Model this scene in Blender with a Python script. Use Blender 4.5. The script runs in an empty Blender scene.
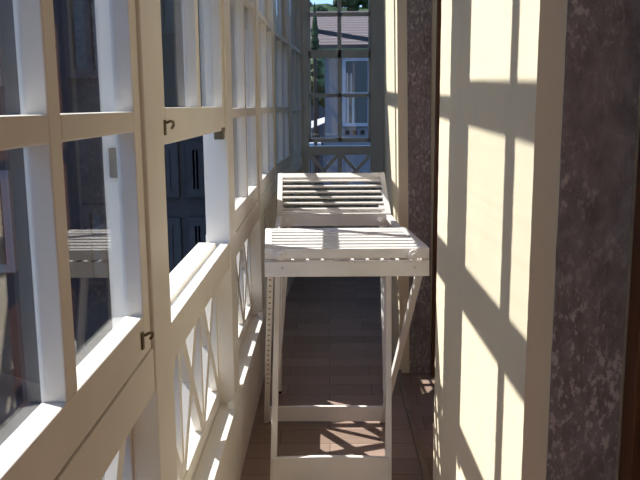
import bpy, bmesh, math, random
from mathutils import Vector, Matrix
random.seed(4)
sc = bpy.context.scene
COL = sc.collection

# ------------------------------------------------------------------ helpers
def new(): return bmesh.new()

def bx(bm, x0, x1, y0, y1, z0, z1):
    x0, x1 = sorted((x0, x1)); y0, y1 = sorted((y0, y1)); z0, z1 = sorted((z0, z1))
    v = [bm.verts.new(p) for p in ((x0,y0,z0),(x1,y0,z0),(x1,y1,z0),(x0,y1,z0),(x0,y0,z1),(x1,y0,z1),(x1,y1,z1),(x0,y1,z1))]
    for f in ((3,2,1,0),(4,5,6,7),(0,1,5,4),(1,2,6,5),(2,3,7,6),(3,0,4,7)):
        bm.faces.new([v[i] for i in f])

def hexa(bm, lo, hi):
    """prism between two quads (4 points each, same winding)"""
    a = [bm.verts.new(p) for p in lo]; b = [bm.verts.new(p) for p in hi]
    n = len(a)
    bm.faces.new(a[::-1]); bm.faces.new(b)
    for i in range(n):
        j = (i+1) % n
        bm.faces.new((a[i], a[j], b[j], b[i]))

def beam(bm, p, q, w, h, side=(1,0,0)):
    """rectangular bar from p to q; w is its size along 'side', h across it"""
    p = Vector(p); q = Vector(q); d = (q-p).normalized()
    s = Vector(side); s = (s - d*s.dot(d)).normalized(); u = d.cross(s).normalized()
    c = [(-1,-1),(1,-1),(1,1),(-1,1)]
    hexa(bm, [p + s*(w/2*a) + u*(h/2*b) for a,b in c], [q + s*(w/2*a) + u*(h/2*b) for a,b in c])

def tube(bm, pts, r, n=8):
    rings = []
    pts = [Vector(p) for p in pts]
    for i, p in enumerate(pts):
        d = (pts[min(i+1,len(pts)-1)] - pts[max(i-1,0)]).normalized()
        s = d.cross(Vector((0.31,0.22,0.93))).normalized(); u = d.cross(s)
        rings.append([bm.verts.new(p + s*(r*math.cos(2*math.pi*k/n)) + u*(r*math.sin(2*math.pi*k/n))) for k in range(n)])
    for a, b in zip(rings, rings[1:]):
        for k in range(n):
            bm.faces.new((a[k], a[(k+1)%n], b[(k+1)%n], b[k]))
    bm.faces.new(rings[0][::-1]); bm.faces.new(rings[-1])

def disc(bm, c, axis, r, t, n=20):
    """short cylinder centred at c along axis with thickness t"""
    a = Vector(axis).normalized(); c = Vector(c)
    s = a.orthogonal().normalized(); u = a.cross(s)
    ring = lambda o: [c + a*o + s*(r*math.cos(2*math.pi*k/n)) + u*(r*math.sin(2*math.pi*k/n)) for k in range(n)]
    hexa(bm, ring(-t/2), ring(t/2))

def obj(name, bm, mat, parent=None, bevel=0.0, smooth=False, loc=None):
    bmesh.ops.recalc_face_normals(bm, faces=bm.faces)
    me = bpy.data.meshes.new(name); bm.to_mesh(me); bm.free()
    o = bpy.data.objects.new(name, me); COL.objects.link(o)
    if mat: me.materials.append(mat)
    if parent: o.parent = parent
    if loc: o.location = loc
    if smooth:
        for p in me.polygons: p.use_smooth = True
    if bevel:
        m = o.modifiers.new('bevel', 'BEVEL'); m.width = bevel; m.segments = 2; m.limit_method = 'ANGLE'; m.angle_limit = math.radians(40)
    return o

def empty(name, loc=(0,0,0), rz=0):
    o = bpy.data.objects.new(name, None); COL.objects.link(o)
    o.location = loc; o.rotation_euler = (0,0,rz); o.empty_display_size = .1
    return o

def tag(o, label=None, cat=None, group=None, kind=None):
    if label: o['label'] = label
    if cat: o['category'] = cat
    if group: o['group'] = group
    if kind: o['kind'] = kind
    return o

def struct(o, label, cat):
    return tag(o, label, cat, kind='structure')

# ------------------------------------------------------------------ materials
def S(r, g, b):
    f = lambda c: (c/12.92 if c <= .04045 else ((c+.055)/1.055)**2.4)
    return (f(r/255), f(g/255), f(b/255), 1)

def mat(name, col, rough=.5, spec=.5, metal=0, var=0, vscale=8, bump=0, bscale=60, col2=None, detail=4, stretch=None):
    m = bpy.data.materials.new(name); m.use_nodes = True
    nt = m.node_tree; b = nt.nodes['Principled BSDF']
    b.inputs['Base Color'].default_value = col; b.inputs['Roughness'].default_value = rough
    b.inputs['Specular IOR Level'].default_value = spec; b.inputs['Metallic'].default_value = metal
    tc = nt.nodes.new('ShaderNodeTexCoord'); src = tc.outputs['Object']
    if stretch:
        mp = nt.nodes.new('ShaderNodeMapping'); mp.inputs['Scale'].default_value = stretch
        nt.links.new(src, mp.inputs['Vector']); src = mp.outputs['Vector']
    if var or col2:
        n = nt.nodes.new('ShaderNodeTexNoise'); n.inputs['Scale'].default_value = vscale; n.inputs['Detail'].default_value = detail
        nt.links.new(src, n.inputs['Vector'])
        r = nt.nodes.new('ShaderNodeValToRGB'); r.color_ramp.elements[0].position = .3; r.color_ramp.elements[1].position = .7
        r.color_ramp.elements[0].color = tuple(c*(1-var) for c in col[:3]) + (1,)
        r.color_ramp.elements[1].color = col2 or tuple(min(1, c*(1+var)) for c in col[:3]) + (1,)
        nt.links.new(n.outputs['Fac'], r.inputs['Fac']); nt.links.new(r.outputs['Color'], b.inputs['Base Color'])
    if bump:
        n2 = nt.nodes.new('ShaderNodeTexNoise'); n2.inputs['Scale'].default_value = bscale; n2.inputs['Detail'].default_value = 5
        nt.links.new(tc.outputs['Object'], n2.inputs['Vector'])
        bp = nt.nodes.new('ShaderNodeBump'); bp.inputs['Strength'].default_value = bump; bp.inputs['Distance'].default_value = .01
        nt.links.new(n2.outputs['Fac'], bp.inputs['Height']); nt.links.new(bp.outputs['Normal'], b.inputs['Normal'])
    return m

PAINT = mat('white_gloss_paint', (.80,.765,.70,1), .38, .4, var=.04, vscale=5, bump=.05, bscale=30)
TPAINT = mat('table_white_paint', (.80,.765,.735,1), .42, .4, var=.05, vscale=9)
PLASTER = mat('cream_yellow_plaster', (.79,.705,.535,1), .9, .1, var=.03, vscale=6, bump=.05, bscale=140)
CEIL = mat('ceiling_paint', (.72,.66,.55,1), .8, .2)
BROWN = mat('dark_brown_door_wood', (.13,.052,.022,1), .5, .3, var=.3, vscale=14, stretch=(6,6,.6))
BRASS = mat('worn_brass', (.45,.30,.12,1), .4, .5, metal=.9, var=.3, vscale=40)
IRON = mat('dark_iron', (.05,.04,.03,1), .5, .4, var=.2, vscale=60)
OLIVE = mat('aged_latch_metal', (.16,.13,.08,1), .5, .4, metal=.3, var=.3, vscale=70)
STEEL = mat('dull_bolt_steel', (.55,.54,.53,1), .35, .5, metal=.8)
PEG = mat('peg_hole_shade', (.30,.25,.18,1), .9)  # shade inside the peg holes, given as a disc colour
HOLE = mat('rubber_and_vent_shade', (.03,.02,.015,1), .9)  # black rubber of the feet, also the painted shade of the vents

def glass_mat(name, tint=(1,1,1,1), ior=1.5, rough=0.0):
    m = bpy.data.materials.new(name); m.use_nodes = True
    nt = m.node_tree; nt.nodes.clear()
    out = nt.nodes.new('ShaderNodeOutputMaterial'); mx = nt.nodes.new('ShaderNodeMixShader')
    t = nt.nodes.new('ShaderNodeBsdfTransparent'); g = nt.nodes.new('ShaderNodeBsdfGlossy'); f = nt.nodes.new('ShaderNodeFresnel')
    t.inputs['Color'].default_value = tint; g.inputs['Roughness'].default_value = rough; 
    ge = nt.nodes.new('ShaderNodeNewGeometry'); mr = nt.nodes.new('ShaderNodeMapRange')      # same air-to-glass ratio on either face of the pane
    mr.inputs['To Min'].default_value = ior; mr.inputs['To Max'].default_value = 1/ior
    nt.links.new(ge.outputs['Backfacing'], mr.inputs['Value']); nt.links.new(mr.outputs[0], f.inputs['IOR'])
    nt.links.new(f.outputs['Fac'], mx.inputs['Fac']); nt.links.new(t.outputs[0], mx.inputs[1]); nt.links.new(g.outputs[0], mx.inputs[2])
    nt.links.new(mx.outputs[0], out.inputs['Surface'])
    return m
GLASS = glass_mat('window_glass', (.98,.985,.985,1))
DARKGLASS = mat('far_window_glass', (.03,.035,.04,1), .12, .5, var=.2, vscale=3)

def stone_mat():
    m = bpy.data.materials.new('weathered_stone'); m.use_nodes = True
    nt = m.node_tree; b = nt.nodes['Principled BSDF']; b.inputs['Roughness'].default_value = .85
    b.inputs['Specular IOR Level'].default_value = .2
    tc = nt.nodes.new('ShaderNodeTexCoord')
    def noise(sc_, det, lo, hi, c0, c1, vec):
        n = nt.nodes.new('ShaderNodeTexNoise'); n.inputs['Scale'].default_value = sc_; n.inputs['Detail'].default_value = det; n.inputs['Roughness'].default_value = .65
        nt.links.new(vec, n.inputs['Vector'])
        r = nt.nodes.new('ShaderNodeValToRGB'); e = r.color_ramp.elements
        e[0].position = lo; e[1].position = hi; e[0].color = c0; e[1].color = c1
        nt.links.new(n.outputs['Fac'], r.inputs['Fac']); return n, r
    o = tc.outputs['Object']
    mp = nt.nodes.new('ShaderNodeMapping'); mp.inputs['Rotation'].default_value = (0,.5,0); mp.inputs['Scale'].default_value = (1,1,.55)
    nt.links.new(o, mp.inputs['Vector'])
    n1, base = noise(26, 6, .3, .72, (.18,.155,.15,1), (.34,.305,.30,1), mp.outputs['Vector'])
    n2, speck = noise(80, 9, .52, .60, (0,0,0,1), (1,1,1,1), mp.outputs['Vector'])
    n3, patch = noise(5, 3, .33, .55, (0,0,0,1), (1,1,1,1), o)
    mul = nt.nodes.new('ShaderNodeMath'); mul.operation = 'MULTIPLY'
    nt.links.new(speck.outputs['Color'], mul.inputs[0]); nt.links.new(patch.outputs['Color'], mul.inputs[1])
    mul2 = nt.nodes.new('ShaderNodeMath'); mul2.operation = 'MULTIPLY'; mul2.inputs[1].default_value = .95
    nt.links.new(mul.outputs[0], mul2.inputs[0])
    mx = nt.nodes.new('ShaderNodeMix'); mx.data_type = 'RGBA'
    nt.links.new(mul2.outputs[0], mx.inputs['Factor']); nt.links.new(base.outputs['Color'], mx.inputs['A']); mx.inputs['B'].default_value = (.56,.50,.48,1)
    n4, spots = noise(34, 3, .70, .74, (0,0,0,1), (1,1,1,1), o)
    mx2 = nt.nodes.new('ShaderNodeMix'); mx2.data_type = 'RGBA'
    nt.links.new(spots.outputs['Color'], mx2.inputs['Factor']); nt.links.new(mx.outputs['Result'], mx2.inputs['A']); mx2.inputs['B'].default_value = (.06,.05,.05,1)
    nt.links.new(mx2.outputs['Result'], b.inputs['Base Color'])
    bp = nt.nodes.new('ShaderNodeBump'); bp.inputs['Strength'].default_value = .5; bp.inputs['Distance'].default_value = .01
    nt.links.new(n2.outputs['Fac'], bp.inputs['Height']); nt.links.new(bp.outputs['Normal'], b.inputs['Normal'])
    return m
STONE = stone_mat()

def floor_mat():
    m = bpy.data.materials.new('dark_plank_floor'); m.use_nodes = True
    nt = m.node_tree; b = nt.nodes['Principled BSDF']; b.inputs['Roughness'].default_value = .55; b.inputs['Specular IOR Level'].default_value = .15
    tc = nt.nodes.new('ShaderNodeTexCoord')
    br = nt.nodes.new('ShaderNodeTexBrick')
    br.inputs['Scale'].default_value = 1; br.inputs['Brick Width'].default_value = .42; br.inputs['Row Height'].default_value = .14
    br.inputs['Mortar Size'].default_value = .0012; br.inputs['Mortar Smooth'].default_value = .2; br.inputs['Bias'].default_value = 0
    br.inputs['Color1'].default_value = (.25,.18,.145,1); br.inputs['Color2'].default_value = (.36,.265,.22,1); br.inputs['Mortar'].default_value = (.05,.03,.02,1)
    nt.links.new(tc.outputs['Object'], br.inputs['Vector'])
    mp = nt.nodes.new('ShaderNodeMapping'); mp.inputs['Scale'].default_value = (2,22,1)
    nt.links.new(tc.outputs['Object'], mp.inputs['Vector'])
    n = nt.nodes.new('ShaderNodeTexNoise'); n.inputs['Scale'].default_value = 3; n.inputs['Detail'].default_value = 6
    nt.links.new(mp.outputs['Vector'], n.inputs['Vector'])
    mx = nt.nodes.new('ShaderNodeMix'); mx.data_type = 'RGBA'; mx.blend_type = 'MULTIPLY'; mx.inputs['Factor'].default_value = .7
    r = nt.nodes.new('ShaderNodeValToRGB'); r.color_ramp.elements[0].color = (.72,.72,.72,1); r.color_ramp.elements[1].color = (1.35,1.32,1.28,1)
    nt.links.new(n.outputs['Fac'], r.inputs['Fac']); nt.links.new(br.outputs['Color'], mx.inputs['A']); nt.links.new(r.outputs['Color'], mx.inputs['B'])
    nt.links.new(mx.outputs['Result'], b.inputs['Base Color'])
    return m
FLOOR = floor_mat()

def tile_mat():
    m = bpy.data.materials.new('clay_roof_tiles'); m.use_nodes = True
    nt = m.node_tree; b = nt.nodes['Principled BSDF']; b.inputs['Roughness'].default_value = .9
    tc = nt.nodes.new('ShaderNodeTexCoord')
    w = nt.nodes.new('ShaderNodeTexWave'); w.wave_type = 'BANDS'; w.bands_direction = 'Y'; w.inputs['Scale'].default_value = .55; w.inputs['Distortion'].default_value = .6; w.inputs['Detail'].default_value = 2
    nt.links.new(tc.outputs['Object'], w.inputs['Vector'])
    r = nt.nodes.new('ShaderNodeValToRGB'); e = r.color_ramp.elements
    e[0].color = (.055,.036,.032,1); e[1].color = (.16,.115,.10,1)
    nt.links.new(w.outputs['Fac'], r.inputs['Fac']); nt.links.new(r.outputs['Color'], b.inputs['Base Color'])
    return m
TILE = tile_mat()
LEAF = mat('hillside_foliage', (.035,.06,.028,1), .9, .1, var=.5, vscale=2.5)
LEAF2 = mat('garden_foliage', (.09,.13,.06,1), .9, .1, var=.6, vscale=3)
BARK = mat('tree_bark', (.08,.06,.045,1), .9, .1, var=.3, vscale=6)
RENDER_W = mat('pale_house_render', (.23,.215,.225,1), .9, .1, var=.06, vscale=2)
FACADE = mat('grey_blue_facade', (.125,.125,.135,1), .9, .1, var=.12, vscale=1.2)
DFACADE = mat('dark_slate_facade', (.06,.059,.062,1), .8, .2, var=.3, vscale=2)
EXTWHITE = mat('exterior_white_paint', (.42,.42,.46,1), .6, .3, var=.04, vscale=4)
ASPHALT = mat('street_asphalt', (.06,.06,.065,1), .95, .1, var=.25, vscale=3)
HILL = mat('wooded_hill', (.05,.075,.04,1), 1, 0, var=.5, vscale=.35)
CURT = mat('curtain_cloth', (.45,.45,.45,1), .9, .1)

# ------------------------------------------------------------------ dimensions
XL = -.34                 # inner face of the glazed wall
PW = .16                  # post width
POSTS = [-.99, .37, 1.445, 2.62, 3.80, 4.98]   # where the posts start along the wall
HEAD = 3.06

# ------------------------------------------------------------------ floor, ceiling, back wall
bm = new(); bx(bm, -.446, .95, -1.1, 7.3, -.12, 0)
struct(obj('floor', bm, FLOOR), 'dark brown plank floor of the narrow gallery', 'floor')
bm = new(); bx(bm, -.50, 1.0, -1.1, 7.4, 3.2, 3.3)
struct(obj('ceiling', bm, CEIL), 'plain ceiling over the gallery', 'ceiling')
bm = new(); bx(bm, -.50, .95, -1.10, -1.0, 0, 3.2)
struct(obj('wall_back', bm, PLASTER), 'plastered wall closing the gallery behind the viewer', 'wall')

# ------------------------------------------------------------------ glazed wall bays (local: x=0 inner face, -x outside, y along)
def sash_bm(w, z0, z1, x0, x1, brail, trail, zc):
    """frame with one vertical and one horizontal muntin"""
    b = new(); st = .05
    bx(b, x0, x1, 0, st, z0, z1); bx(b, x0, x1, w-st, w, z0, z1)
    bx(b, x0, x1, st, w-st, z0, z0+brail); bx(b, x0, x1, st, w-st, z1-trail, z1)
    bx(b, x0, x1, w/2-.0225, w/2+.0225, z0+brail, z1-trail)
    for s0, s1 in ((st, w/2-.0225), (w/2+.0225, w-st)):
        bx(b, x0, x1, s0, s1, zc-.018, zc+.018)
    return b

def glass_bm(w, z0, z1, x):
    b = new(); bx(b, x-.0015, x+.0015, .045, w-.045, z0+.05, z1-.03); return b

def hook(parent, y, z):
    b = new(); bx(b, -.003, .001, y-.006, y+.006, z-.016, z+.016)
    pl = obj('latch_plate', b, OLIVE, parent, .001)
    b = new()
    tube(b, [(.002, y, z+.010), (.010, y+.005, z+.013), (.014, y+.013, z+.011), (.013, y+.020, z+.004), (.008, y+.022, z-.003)], .003)
    obj('hook', b, OLIVE, pl, smooth=True)

def make_bay(n, loc, rz, w, raised=False, hooks=(), boarded=False):
    root = empty('window_%d' % n, loc, rz)
    struct(root, ('white painted sash window with its lower sash slid open' if raised else 'white painted wooden sash window, bay %d along the glazed side' % n), 'window')
    g = .004
    # rail and sill with its two tracks
    b = new(); bx(b, 0, -.028, 0, w, .853, .94); bx(b, -.028, -.045, 0, w, .853, .928); bx(b, -.045, -.106, 0, w, .853, .94)
    obj('window_sill', b, PAINT, root, .002)
    # lower sash
    dz = .378 if raised else 0
    ws = w - 2*g
    z0, z1 = .942 + dz, (2.38 if raised else 1.872)
    ls = obj('lower_sash', sash_bm(ws, z0, z1, -.003, -.038, .077, .026, 1.855 if raised else 1.373), PAINT, root, .0025, loc=(0, g, 0))
    obj('glass_pane', glass_bm(ws, z0, z1, -.031), GLASS, ls)
    for y in hooks: hook(ls, y, z0 + .036)
    if hooks and not raised:
        b = new(); bx(b, -.044, -.064, w-.010, w, 1.27, 1.325); obj('jamb_block', b, OLIVE, root, .002)
    if raised:
        b = new(); bx(b, -.001, -.030, ws-.075, ws-.03, z0-.028, z0); bx(b, .0, -.012, ws-.09, ws-.02, z0-.004, z0+.010)
        obj('sash_catch', b, OLIVE, ls, .002)
    # upper sash (outer track)
    us = obj('upper_sash', sash_bm(ws, 1.826, HEAD-.002, -.042, -.076, .056, .05, 2.365), PAINT, root, .0025, loc=(0, g, 0))
    obj('glass_pane', glass_bm(ws, 1.826, HEAD-.002, -.068), GLASS, us)
    # cross braced light under the rail
    b = new(); zb, zt = .42, .853
    bx(b, -.048, -.106, 0, w, .30, zb)
    for k in range(4):
        y = k*w/3; bx(b, -.050, -.076, max(0, y-.012), min(w, y+.012), zb, zt)
    lp = obj('braced_panel', b, PAINT, root, .002)
    for k in range(3):
        y0, y1 = k*w/3 + .012, (k+1)*w/3 - .012
        b = new(); beam(b, (-.062, y0, zb), (-.062, y1, zt), .022, .042); obj('cross_brace', b, PAINT, lp)
        b = new(); beam(b, (-.0625, y0, zt), (-.0625, y1, zb), .022, .042); obj('cross_brace', b, PAINT, lp)
    b = new(); bx(b, -.0745, -.0765, .004, w-.004, zb-.003, zt)
    if boarded: obj('sun_block_board', b, PAINT, lp)  # added board, stops the sun from reaching the floor behind
    else: obj('glass_pane', b, GLASS, lp)
    b = new(); bx(b, .010, -.012, w-.060, w-.03, .363, .39); obj('hinge_block', b, PAINT, lp, .002)
    return root

n = 0
for a, c in zip(POSTS, POSTS[1:]):
    n += 1
    w_ = c - a - PW
    make_bay(n, (XL, a+PW, 0), 0, w_, raised=(a == 1.445), boarded=(a > 3), hooks={.37: (w_-.08,), 1.445: (.035,)}.get(a, ()))  # boarded bays get an added backing against the sun
tn = 0
def post(loc, rz, w=PW):
    global tn; tn += 1
    b = new(); bx(b, .004, -.078, 0, w, .363, HEAD)
    o = obj('trim_%d' % tn, b, PAINT, None, .003); o.location = loc; o.rotation_euler = (0,0,rz)
    struct(o, 'white painted post between two sash windows', 'post')
for p in POSTS:
    post((XL, p, 0), 0)
# last stretch, turned a little towards the house
Y5 = POSTS[-1] + PW                                     # end of the last straight post
C0 = Vector((XL, Y5, 0)); C1 = Vector((-.235, 7.1, 0))
cd = C1 - C0; cl = cd.length; crz = math.atan2(-cd.x, cd.y); cu = cd.normalized()
cw = (cl - PW - .04) / 2
n += 1; make_bay(n, C0, crz, cw, boarded=True)
post(C0 + cu*cw, crz)
n += 1; make_bay(n, C0 + cu*(cw+PW), crz, cw, boarded=True)
post(C0 + cu*(2*cw+PW), crz, .04)
# boards below with lit slots
def parapet(name, loc, rz, y0, y1, label):
    b = new(); bx(b, -.002, -.047, y0, y1, 0, .345); bx(b, .013, -.047, y0, y1, .345, .363); bx(b, -.047, -.106, y0, y1, 0, .299)
    o = obj(name, b, PAINT, None, 0); o.location = loc; o.rotation_euler = (0,0,rz)
    struct(o, label, 'wall')
parapet('wall_left', (XL, 0, 0), 0, -1.0, Y5, 'white boarded parapet under the sash windows with a narrow ledge')
parapet('wall_left_far', C0, crz, 0, cl, 'white boarded parapet under the last two sash windows')
b = new(); bx(b, XL+.004, XL-.106, -1.0, Y5, HEAD, 3.2); 
hexa(b, [C0+Vector((.004,0,HEAD)), C1+Vector((.004,0,HEAD)), C1+Vector((-.106,0,HEAD)), C0+Vector((-.106,0,HEAD))],
        [C0+Vector((.004,0,3.2)), C1+Vector((.004,0,3.2)), C1+Vector((-.106,0,3.2)), C0+Vector((-.106,0,3.2))])
tn += 1; struct(obj('trim_%d' % tn, b, PAINT), 'white head beam above the sash windows', 'beam')

# ------------------------------------------------------------------ end wall window
YE = 7.1
root = struct(empty('window_%d' % (n+1), (0, YE, 0)), 'grid window closing the far end of the gallery', 'window')
xl, xa, xb, xc, xd, xr = -.30, -.173, .087, .122, .382, .56
b = new()
bx(b, xl, xa, 0, .08, 0, 3.2); bx(b, xd, xr, 0, .08, 0, 3.2); bx(b, xa, xd, 0, .08, 2.90, 3.2)
bx(b, xa, xd, 0, .09, .952, 1.033); bx(b, xa, xd, .01, .07, 0, .66)
obj('window_frame', b, PAINT, root, .003)
def grid_sash(name, z0, z1, br, tr, zm, yo):
    b = new(); y0, y1 = yo, yo+.035
    bx(b, xa, xd, y0, y1, z0, z0+br); bx(b, xa, xd, y0, y1, z1-tr, z1)
    bx(b, xa, xa+.02, y0, y1, z0, z1); bx(b, xd-.02, xd, y0, y1, z0, z1)
    bx(b, xb, xc, y0, y1, z0, z1); bx(b, xa, xd, y0, y1, zm-.017, zm+.017)
    s = obj(name, b, PAINT, root, .002)
    b = new(); bx(b, xa+.005, xd-.005, y0+.016, y0+.019, z0+.01, z1-.01); obj('glass_pane', b, GLASS, s)
grid_sash('lower_sash', 1.066, 1.879, .038, .068, 1.483, .008)
grid_sash('upper_sash', 1.82, 2.90, .05, .05, 2.19, .046)
b = new(); zb, zt = .66, .952
bx(b, xb, xc, .01, .06, zb, zt); lp = obj('braced_panel', b, PAINT, root, .002)
for y0, y1 in ((xa, xb), (xc, xd)):
    b = new(); beam(b, (y0, .03, zb), (y1, .03, zt), .022, .03, (0,1,0)); obj('cross_brace', b, PAINT, lp)
    b = new(); beam(b, (y0, .0305, zt), (y1, .0305, zb), .022, .03, (0,1,0)); obj('cross_brace', b, PAINT, lp)
b = new(); bx(b, xa, xd, .05, .053, zb, zt); obj('glass_pane', b, GLASS, lp)

# ------------------------------------------------------------------ house side
def rough_block(bm, lo, hi, z0, z1, nz=150, amp=.0003):
    """plan quad lo (at z0) to hi (at z1): a plastered block whose vertical edges wander a little"""
    rows = []
    for k in range(nz+1):
        t = k/nz
        row = []
        for (p, q) in zip(lo, hi):
            row.append(bm.verts.new((p[0]+(q[0]-p[0])*t + random.uniform(-amp, amp), p[1]+(q[1]-p[1])*t + random.uniform(-amp, amp), z0+(z1-z0)*t)))
        rows.append(row)
    n_ = len(lo)
    for a, c in zip(rows, rows[1:]):
        for i in range(n_):
            j = (i+1) % n_
            bm.faces.new((a[i], a[j], c[j], c[i]))
    bm.faces.new(rows[0][::-1]); bm.faces.new(rows[-1])

bm = new()
P1 = [(.394,1.505),(.366,2.60),(.95,2.60),(.95,1.505)]
rough_block(bm, P1, P1, 0, 3.2)
struct(obj('wall_right', bm, PLASTER), 'cream plastered pier between the two doorways, striped with window shadows', 'wall')
bm = new()
rough_block(bm, [(.372,3.95),(.355,4.62),(.95,4.62),(.95,3.95)], [(.316,3.95),(.300,4.62),(.95,4.62),(.95,3.95)], 0, 3.2)
struct(obj('wall_right_far', bm, PLASTER), 'narrow lit plaster pier beyond the far doorway', 'wall')
bm = new(); bx(bm, .95, 1.0, -1.0, 7.3, 0, 3.2); bx(bm, .50, .95, 4.62, 7.3, 0, 3.2)
for y0, y1, x in ((-1.0, 1.505, .41), (2.60, 3.95, .35)):
    bx(bm, x, .95, y0, y1, 2.35, 3.2)
struct(obj('wall_right_core', bm, PLASTER), 'plaster over and behind the doorways', 'wall')
# stone jambs
bm = new(); rough_block(bm, [(.444,1.496),(.582,1.496),(.582,1.60),(.444,1.60)], [(.446,1.496),(.586,1.496),(.586,1.60),(.446,1.60)], 0, 2.35, 90, .0006)
tn += 1; struct(obj('trim_%d' % tn, bm, STONE), 'weathered grey stone jamb of the near doorway', 'door jamb')
bm = new(); rough_block(bm, [(.423,3.94),(.530,3.94),(.530,4.1),(.423,4.1)], [(.378,3.94),(.500,3.94),(.500,4.1),(.378,4.1)], 0, 2.35, 90, .0006)
tn += 1; struct(obj('trim_%d' % tn, bm, STONE), 'weathered grey stone jamb of the far doorway', 'door jamb')
# doors
def door(nn, x, y0, y1, label):
    r = struct(empty('door_%d' % nn, (x, y0, 0)), label, 'door')
    L = y1-y0
    b = new(); bx(b, 0, .07, 0, .06, 0, 2.35); bx(b, 0, .07, L-.06, L, 0, 2.35); bx(b, 0, .07, .06, L-.06, 2.29, 2.35); obj('door_frame', b, BROWN, r, .003)
    for s0, s1 in ((.062, L/2-.002), (L/2+.002, L-.062)):
        b = new(); bx(b, .02, .055, s0, s1, .01, 2.288)
        for z0, z1 in ((.15,.9),(1.05,2.15)):
            bx(b, .012, .02, s0+.09, s0+.11, z0, z1); bx(b, .012, .02, s1-.11, s1-.09, z0, z1)
            bx(b, .012, .02, s0+.11, s1-.11, z0, z0+.02); bx(b, .012, .02, s0+.11, s1-.11, z1-.02, z1)
        obj('door_leaf', b, BROWN, r, .002)
door(1, .588, -.95, 1.495, 'dark brown wooden door in the near recess')
door(2, .532, 2.61, 3.94, 'dark brown wooden door in the far recess')
bm = new(); bx(bm, .352, .376, 2.61, 3.94, 0, .022); bx(bm, .385, .41, -.95, 1.49, 0, .022)
tn += 1; struct(obj('trim_%d' % tn, bm, mat('threshold_wood', (.25,.19,.13,1), .5, .3, var=.2, vscale=12)), 'low wooden threshold strip along the doorways', 'threshold')

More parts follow.
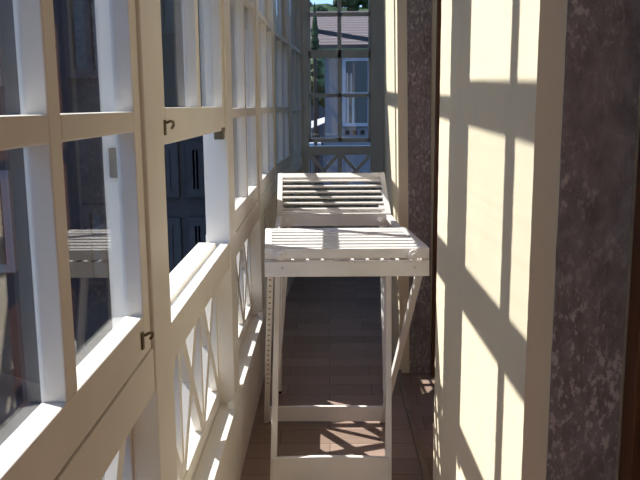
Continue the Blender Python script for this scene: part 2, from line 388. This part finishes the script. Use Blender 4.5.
# ------------------------------------------------------------------ folding tables
def make_table(name, near, label, W, L, zt, shear, tilt, board, foot_far, foot_near, arm=0.0, fill=(.30,.88), thick=.014, sz=None, inner=(.055,-.075), holes=0):
    """near = (x, y) of the middle of the near edge on the floor plan; local y=0 near edge, y=L far edge"""
    r = empty(name, (near[0], near[1], 0))
    tag(r, label, 'table', 'white slatted folding tables')
    hw = W/2; sx = lambda y: shear*y
    ct, st_ = math.cos(tilt), math.sin(tilt)
    yz = lambda s, h: (s*ct - h*st_, zt + s*st_ + h*ct)      # along the top panel, h above its top face
    def bar(nm, pts_lo, pts_hi, bev=.0015):
        b = new(); hexa(b, pts_lo, pts_hi); return obj(nm, b, TPAINT, r, bev)
    def cross(nm, s0, s1, h0, h1, x0, x1):
        q = []
        for x in (x0, x1):
            row = []
            for s, h in ((s0,h0),(s1,h0),(s1,h1),(s0,h1)):
                y, z = yz(s, h); row.append((x + sx(y), y, z))
            q.append(row)
        return bar(nm, q[0], q[1])
    # side rails of the top panel
    cross('side_rail', .0, L, -.032, 0, -hw, -hw+.026); cross('side_rail', .0, L, -.032, 0, hw-.026, hw)
    ns = 6
    end = .042
    cross('end_rail', L-end, L, -.026, -.001, -hw+.026, hw-.026)
    pitch = (L - end - .018) / ns
    for k in range(ns):
        s = .018 + pitch*k
        cross('slat', s + pitch*fill[0], s + pitch*fill[1], -.002-thick, -.002, -hw+.024, hw-.024)
    b1, gap, b2 = board
    # front board with pivot knobs, slot, apron
    b = new(); bx(b, -hw, hw, -.012, .012, zt-b1, zt-.001); obj('front_board', b, TPAINT, r, .002)
    z = zt-b1-gap
    b = new(); bx(b, -hw-.001, hw+.001, -.014, .010, z-b2, z); ap = obj('apron', b, TPAINT, r, .002)
    for x in (-hw+.055, hw-.055):
        b = new(); disc(b, (x, -.020, zt-b1*.62), (0,1,0), .018, .012); disc(b, (x, -.030, zt-b1*.62), (0,1,0), .007, .012, 10)
        obj('pivot_knob', b, TPAINT, r, .001)
        b = new(); disc(b, (x+.006, -.016, z-b2*.4), (0,1,0), .005, .006, 10); obj('bolt', b, STEEL, r)
    # lengthwise rods and the frame under the top
    zr = zt - .055
    for k in range(10):
        x = -hw + .045 + (W-.09)*k/9
        b = new(); beam(b, (x + sx(.01), .012, zr-.004), (x + sx(L-.01), L-.012, zr-.004), .010, .010); obj('rod', b, TPAINT, r)
    for s in (-1, 1):
        xx = s*(hw-.012)
        b = new(); beam(b, (xx + sx(-arm), -arm, zr+.035 if arm else zr), (xx + sx(L), L, zr+.035 if arm else zr), .026, .030 if not arm else .022)
        if arm: disc(b, (xx + sx(-arm), -arm, zr+.035), (1,0,0), .020, .026)
        obj('frame_rail', b, TPAINT, r, .0015)
    b = new(); bx(b, -hw+.01+sx(L), hw-.01+sx(L), L-.012, L+.006, zr-.022, zr+.018); obj('rear_apron', b, TPAINT, r, .0015)
    # crossed legs: outer pair from near top to far floor, inner pair from far top to near floor
    (fx0, fx1, fy, fh), (nx0, nx1, ny, nh) = foot_far, foot_near
    zl = z - b2 + .03
    outer = []
    for x0, x1 in ((-hw+.018, fx0), (hw-.018, fx1)):
        b = new(); beam(b, (x0, .03, zl+.02), (x1, fy, .012), .022, .036); outer.append(obj('leg', b, TPAINT, r, .002))
        b = new(); disc(b, (x1, fy, .011), (1,0,0), .011, .022, 14); obj('rubber_foot', b, HOLE, outer[-1])
    for x0, x1 in ((-hw+inner[0], nx0), (hw+inner[1], nx1)):
        b = new(); beam(b, (x0 + sx(L), L-.03, zr-.01), (x1, ny, .012), .022, .036); lg = obj('leg', b, TPAINT, r, .002)
        b = new(); disc(b, (x1, ny, .011), (1,0,0), .011, .022, 14); obj('rubber_foot', b, HOLE, lg)
    # row of flat discs along the left outer leg, peg hole shade painted on
    a = Vector((-hw+.018, .03, zl+.02)); c = Vector((fx0, fy, .012)); d = (c-a).normalized()
    for k in range(holes):
        p = a + d*(.05 + .032*k); nrm = d.cross(Vector((1,0,0))).normalized()
        if nrm.y > 0: nrm = -nrm
        b = new(); disc(b, p + nrm*.0175, nrm, .005, .002, 10); obj('peg_hole', b, PEG, outer[0])
    # curved stretchers
    def stretcher(x0, x1, y, z0, z1, bow):
        b = new(); N = 24; t = .018
        ring = []
        for i in range(N+1):
            u = i/N; x = x0+(x1-x0)*u
            zz = z1 + bow*math.sin(math.pi*u)
            ring.append([b.verts.new(p) for p in ((x,y-t/2,z0),(x,y+t/2,z0),(x,y+t/2,zz),(x,y-t/2,zz))])
        for p, q in zip(ring, ring[1:]):
            for i in range(4): b.faces.new((p[i], p[(i+1)%4], q[(i+1)%4], q[i]))
        b.faces.new(ring[0]); b.faces.new(ring[-1][::-1])
        obj('stretcher', b, TPAINT, r, .0015)
    if sz:
        ta = (sz - .012)/(zl + .008); tb = (sz - .012)/(zr - .022)
        yo, yi = fy + (.03-fy)*ta, ny + (L-.03-ny)*tb
        stretcher(-hw+.02, hw-.02, yo, sz-.03, sz+.02, .003); stretcher(nx0+.03, nx1-.02, yi, sz-.03, sz+.02, .003)
        return r
    stretcher(fx0, fx1, fy-.012, .014, fh, .003)
    stretcher(nx0, nx1, ny+.01, max(.012, nh-.10), nh, .006)
    return r

make_table('folding_table', (.0625, 2.68), 'nearer white slatted folding table with its top lying flat', .573, .45, .908, -.075, 0,
           (.036, .011, .053), (-.345, .172, .62, .080), (-.272, .150, -.02, .132), holes=22)
make_table('folding_table', (.0265, 3.86), 'farther white slatted folding table with its top propped up at a slant', .569, .36, .868, -.04, math.radians(29),
           (.064, .012, .04), (-.275, .245, -.20, .055), (-.285, .238, -.36, .07), arm=.44, fill=(.36,.62), thick=.009, sz=.64, inner=(.065,-.012))

# ------------------------------------------------------------------ outdoors
bm = new(); bx(bm, -60, 60, -10, 140, -4.2, -4.0)
struct(obj('ground', bm, ASPHALT), 'street level far below the gallery', 'ground')

def facade_windows(root, wins, face, glass, frame):
    for (u0, u1, z0, z1) in wins:
        b = new(); t = .06
        for (a0, a1, c0, c1) in ((u0,u1,z0,z0+t),(u0,u1,z1-t,z1),(u0,u0+t,z0+t,z1-t),(u1-t,u1,z0+t,z1-t),((u0+u1)/2-.02,(u0+u1)/2+.02,z0+t,z1-t)):
            face(b, a0, a1, c0, c1, .05)
        f = obj('window', b, frame, root)
        b = new(); face(b, u0+t, u1-t, z0+t, z1-t, .015); obj('pane', b, glass, f)

# building across the street on the window side
r = empty('building', (-9, 6, -4)); tag(r, 'grey blue apartment house across the street, seen through the near windows', 'building')
b = new(); bx(b, -4, 0, -22, 34, 0, 12.2); bx(b, -4, .12, -22, 34, 4.0, 4.25); bx(b, -4, .12, -22, 34, 7.3, 7.5); bx(b, -4.2, .5, -22, 34, 12.2, 12.6)
obj('wall', b, FACADE, r)
wins = [(y, y+1.1, z, z+1.8) for y in [-20+2.4*k for k in range(22)] for z in (1.2, 5.0, 8.3)]
facade_windows(r, wins, lambda b, a0, a1, c0, c1, t: bx(b, 0, t, a0, a1, c0, c1), DARKGLASS, EXTWHITE)

# neighbouring wing standing close to the far bays
r = empty('house_wing', (-1.25, 5.65, -4)); tag(r, 'dark slate clad house wing close outside the open sash', 'building')
b = new(); bx(b, -1.4, .43, 0, 2.6, 0, 8.0); obj('wall', b, DFACADE, r)
b = new(); bx(b, -1.45, .45, -.03, 2.6, 8.0, 8.07); obj('roof_edge', b, DFACADE, r)
facade_windows(r, [(-1.34,-1.06,5.55,6.2),(-1.34,-1.06,4.2,4.95)], lambda b, a0, a1, c0, c1, t: bx(b, a0, a1, -t, 0, c0, c1), DARKGLASS, RENDER_W)
facade_windows(r, [(-.55,-.25,4.1,4.7),(.02,.17,4.75,5.15),(.23,.36,4.75,5.15),(.02,.17,4.1,4.6),(.23,.36,4.1,4.6),(-.6,-.25,5.6,6.4),(.05,.35,5.9,6.6)],
               lambda b, a0, a1, c0, c1, t: bx(b, a0, a1, -t, 0, c0, c1), DARKGLASS, DFACADE)

# low tiled roof below the windows
r = empty('lean_to', (-2.6, 3.6, -4)); tag(r, 'low lean-to with a brown tiled roof below the nearest window', 'outbuilding')
b = new(); bx(b, -.6, .5, 0, 1.8, 0, 3.2); obj('wall', b, FACADE, r)
b = new(); hexa(b, [(-.7,-.1,3.2),(.58,-.1,3.2),(.58,1.95,3.2),(-.7,1.95,3.2)], [(-.7,-.1,3.75),(.58,-.1,3.3),(.58,1.95,3.3),(-.7,1.95,3.75)]); obj('roof', b, TILE, r)

# house seen through the end window
def hz(y, Y): return 1.4 - (y-105)*Y/780
def hx(x, Y): return (x-328)*Y/780
YH = 24
r = empty('house', (0, YH, -4)); tag(r, 'pale house with a white framed window and tiled roof beyond the end window', 'house')
zE = hz(52, YH) + 4
b = new(); bx(b, hx(325, YH), 6, 0, 6, 0, zE); obj('wall', b, RENDER_W, r)
b = new()
x0, x1 = hx(305, YH), 6.4
zr_ = hz(19, 31) + 4
hexa(b, [(x0,-.4,zE),(x1,-.4,zE),(x1,7,zr_),(x0,7,zr_)], [(x0,-.4,zE+.12),(x1,-.4,zE+.12),(x1,7,zr_+.12),(x0,7,zr_+.12)])
obj('roof', b, TILE, r)
b = new(); beam(b, (hx(312,YH), -.5, hz(35,YH)+4), (hx(385,YH), -.5, hz(47,YH)+4), .12, .14); obj('gutter', b, DFACADE, r)
def hw(b, a0, a1, c0, c1, t): bx(b, a0, a1, -t, 0, c0, c1)
w0, w1 = hx(342,YH), hx(370,YH); z1_, zm_, z0_ = hz(60,YH)+4, hz(95,YH)+4, hz(126,YH)+4
b = new(); t = .10
for q in ((w0,w1,z1_-t,z1_),(w0,w1,z0_,z0_+t),(w0,w0+t,z0_+t,z1_-t),(w1-t,w1,z0_+t,z1_-t),(w0+t,w1-t,zm_-.06,zm_+.06)): hw(b, *q, .10)
f = obj('window', b, EXTWHITE, r)
b = new(); hw(b, w0+t, w1-t, z0_+t, z1_-t, .02); obj('pane', b, DARKGLASS, f)
b = new()
for k in range(2): hw(b, w0+.13+.16*k, w0+.20+.16*k, z0_+t, zm_-.06, .035); hw(b, w0+.13+.12*k, w0+.17+.12*k, zm_+.06, z1_-.45, .035)
obj('curtain', b, CURT, f)
b = new()
for k in range(3): x = hx(347+7.5*k, YH); hw(b, x-.06, x+.06, hz(134,YH)+4, hz(130,YH)+4, .03)
obj('vent_holes', b, HOLE, r)
b = new(); bx(b, hx(303,YH), hx(321,YH), -.9, .1, hz(144,YH)+4, hz(141,YH)+4); obj('ledge', b, EXTWHITE, r)  # white strip added as the line of light under the end sash

# blob trees made of overlapping leaf clusters
def clump(bm, c, rad, n_, squash=1.0):
    for _ in range(n_):
        v = Vector((random.gauss(0,1), random.gauss(0,1), random.gauss(0,1))).normalized() * rad * random.uniform(.4, 1)
        p = Vector(c) + Vector((v.x, v.y, v.z*squash))
        m_ = Matrix.Translation(p) @ Matrix.Diagonal((random.uniform(.25,.45)*rad,)*3 + (1,))
        bmesh.ops.create_icosphere(bm, subdivisions=2, radius=1, matrix=m_)
def jitter(bm, a):
    for v in bm.verts: v.co += Vector((random.uniform(-a,a), random.uniform(-a,a), random.uniform(-a,a)))
def tree(name, loc, h, rad, label, mt, squash=1.0, group=None):
    r = empty(name, loc); tag(r, label, 'tree', group)
    b = new(); tube(b, [(0,0,0),(0.05,0,h*.5),(0,0,h*.8)], rad*.12); obj('trunk', b, BARK, r)
    b = new(); clump(b, (0,0,h-rad*squash*.6), rad, 26, squash); jitter(b, rad*.05); obj('crown', b, mt, r)
bm = new()
N = 40
top = []
for i in range(N+1):
    x = -60 + 120*i/N
    zt_ = hz(13,110) + .7*math.sin(i*1.7) + .6*math.sin(i*.6+1)
    top.append((x, zt_))
lo = [bm.verts.new((x, 70, -4)) for x, _ in top]; md = [bm.verts.new((x, 90, z*.75-1)) for x, z in top]; hi = [bm.verts.new((x, 110, z)) for x, z in top]; bk = [bm.verts.new((x, 135, -4)) for x, z in top]
for a, c in ((lo,md),(md,hi),(hi,bk)):
    for i in range(N): bm.faces.new((a[i], a[i+1], c[i+1], c[i]))
struct(obj('hill', bm, HILL), 'wooded hill on the horizon beyond the house', 'hill')
HT = ['rounded tree on the hill crest, at the left of the end window', 'low tree on the hill crest, centre left of the end window', 'tree on the hill crest just left of the window bar',
      'tall dark tree on the hill crest, right of the window bar', 'dark tree on the hill crest at the right end of the row']
for k, (px, pt, rr) in enumerate(((309, 12, 1.1), (321, 14, .9), (331, 12, .9), (352, -4, 2.0), (371, -1, 2.0))):
    Yt = 108 - 7*(k%2); zt_ = hz(pt, Yt); zb_ = hz(17, Yt)
    tree('crest_tree', (hx(px, Yt), Yt, zb_-1), zt_-zb_+1, rr, HT[k], LEAF, .8, 'trees on the hill crest')
# dark conifer left of the roof
r = empty('conifer', (hx(315.5, 21), 21, -4)); tag(r, 'slim dark conifer standing in front of the tiled roof', 'tree')
b = new()
for k in range(7):
    z0 = hz(50,21)+4 + k*.16
    bmesh.ops.create_cone(b, cap_ends=True, segments=12, radius1=.17-.02*k, radius2=.01, depth=.34, matrix=Matrix.Translation((0,0,z0)))
jitter(b, .012); obj('crown', b, LEAF, r)
b = new(); tube(b, [(0,0,0),(0,0,hz(45,21)+4)], .05); obj('trunk', b, BARK, r)
tree('garden_tree', (hx(316, 36), 36, -4), hz(62,36)+4, 1.0, 'loose leafed garden tree left of the pale house', LEAF2, 1.3)
r = empty('awning', (hx(317.5,30), 30, -4)); tag(r, 'small white awning over the street left of the pale house', 'awning')
b = new(); xw = .27; za, zc = hz(126,30)+4, hz(117,30)+4
hexa(b, [(-xw,-.4,za-.1),(xw,-.4,za+.12),(xw,.4,zc-.05),(-xw,.4,zc-.2)], [(-xw,-.4,za-.06),(xw,-.4,za+.16),(xw,.4,zc),(-xw,.4,zc-.15)]); obj('canopy', b, EXTWHITE, r)
for x in (-xw+.03, xw-.03):
    b = new(); bx(b, x-.02, x+.02, .3, .34, 0, zc-.2); obj('post', b, EXTWHITE, r)
r = empty('garden_wall', (0, 40, -4)); tag(r, 'low grey garden wall behind the awning', 'wall')
b = new(); bx(b, hx(285,40), hx(335,40), 0, .3, 0, hz(104,40)+4); obj('wall', b, FACADE, r)
b = new(); bx(b, hx(285,40), hx(335,40), -.05, .35, hz(104,40)+4, hz(103,40)+4); obj('coping', b, DFACADE, r)

# ------------------------------------------------------------------ light
sun = bpy.data.lights.new('sun', 'SUN'); sun.energy = 8.6; sun.angle = math.radians(.53); sun.color = (1, .965, .90)
so = bpy.data.objects.new('sun', sun); COL.objects.link(so)
so.rotation_euler = Vector((1, -.555, -1.27)).to_track_quat('-Z', 'Y').to_euler()
w = bpy.data.worlds.new('sky'); sc.world = w; w.use_nodes = True
nt = w.node_tree; bg = nt.nodes['Background']
tc = nt.nodes.new('ShaderNodeTexCoord'); sp = nt.nodes.new('ShaderNodeSeparateXYZ'); r = nt.nodes.new('ShaderNodeValToRGB')
e = r.color_ramp.elements; e[0].position = 0; e[0].color = (.40,.64,1.0,1); e[1].position = .7; e[1].color = (.17,.38,.85,1)
nt.links.new(tc.outputs['Generated'], sp.inputs[0]); nt.links.new(sp.outputs['Z'], r.inputs['Fac']); nt.links.new(r.outputs['Color'], bg.inputs['Color'])
bg.inputs['Strength'].default_value = 1.6

# ------------------------------------------------------------------ camera
cam = bpy.data.cameras.new('camera'); co = bpy.data.objects.new('camera', cam); COL.objects.link(co)
F = 780.0
cam.sensor_fit = 'HORIZONTAL'; cam.sensor_width = 36; cam.lens = F*36/640; cam.clip_start = .02; cam.clip_end = 500
M = Matrix.Rotation(math.radians(.66), 4, 'Z') @ Matrix.Rotation(math.pi/2 - math.atan(135/F), 4, 'X') @ Matrix.Rotation(math.radians(-.44), 4, 'Z')
co.matrix_world = Matrix.Translation((0, 0, 1.4)) @ M
sc.camera = co
vs = sc.view_settings
vs.view_transform = 'Standard'; vs.look = 'None'; vs.gamma = 1; vs.use_curve_mapping = False; vs.exposure = 0.09
sc.cycles.max_bounces = 14; sc.cycles.diffuse_bounces = 7; sc.cycles.transparent_max_bounces = 24; sc.cycles.glossy_bounces = 6
sc.cycles.use_denoising = True
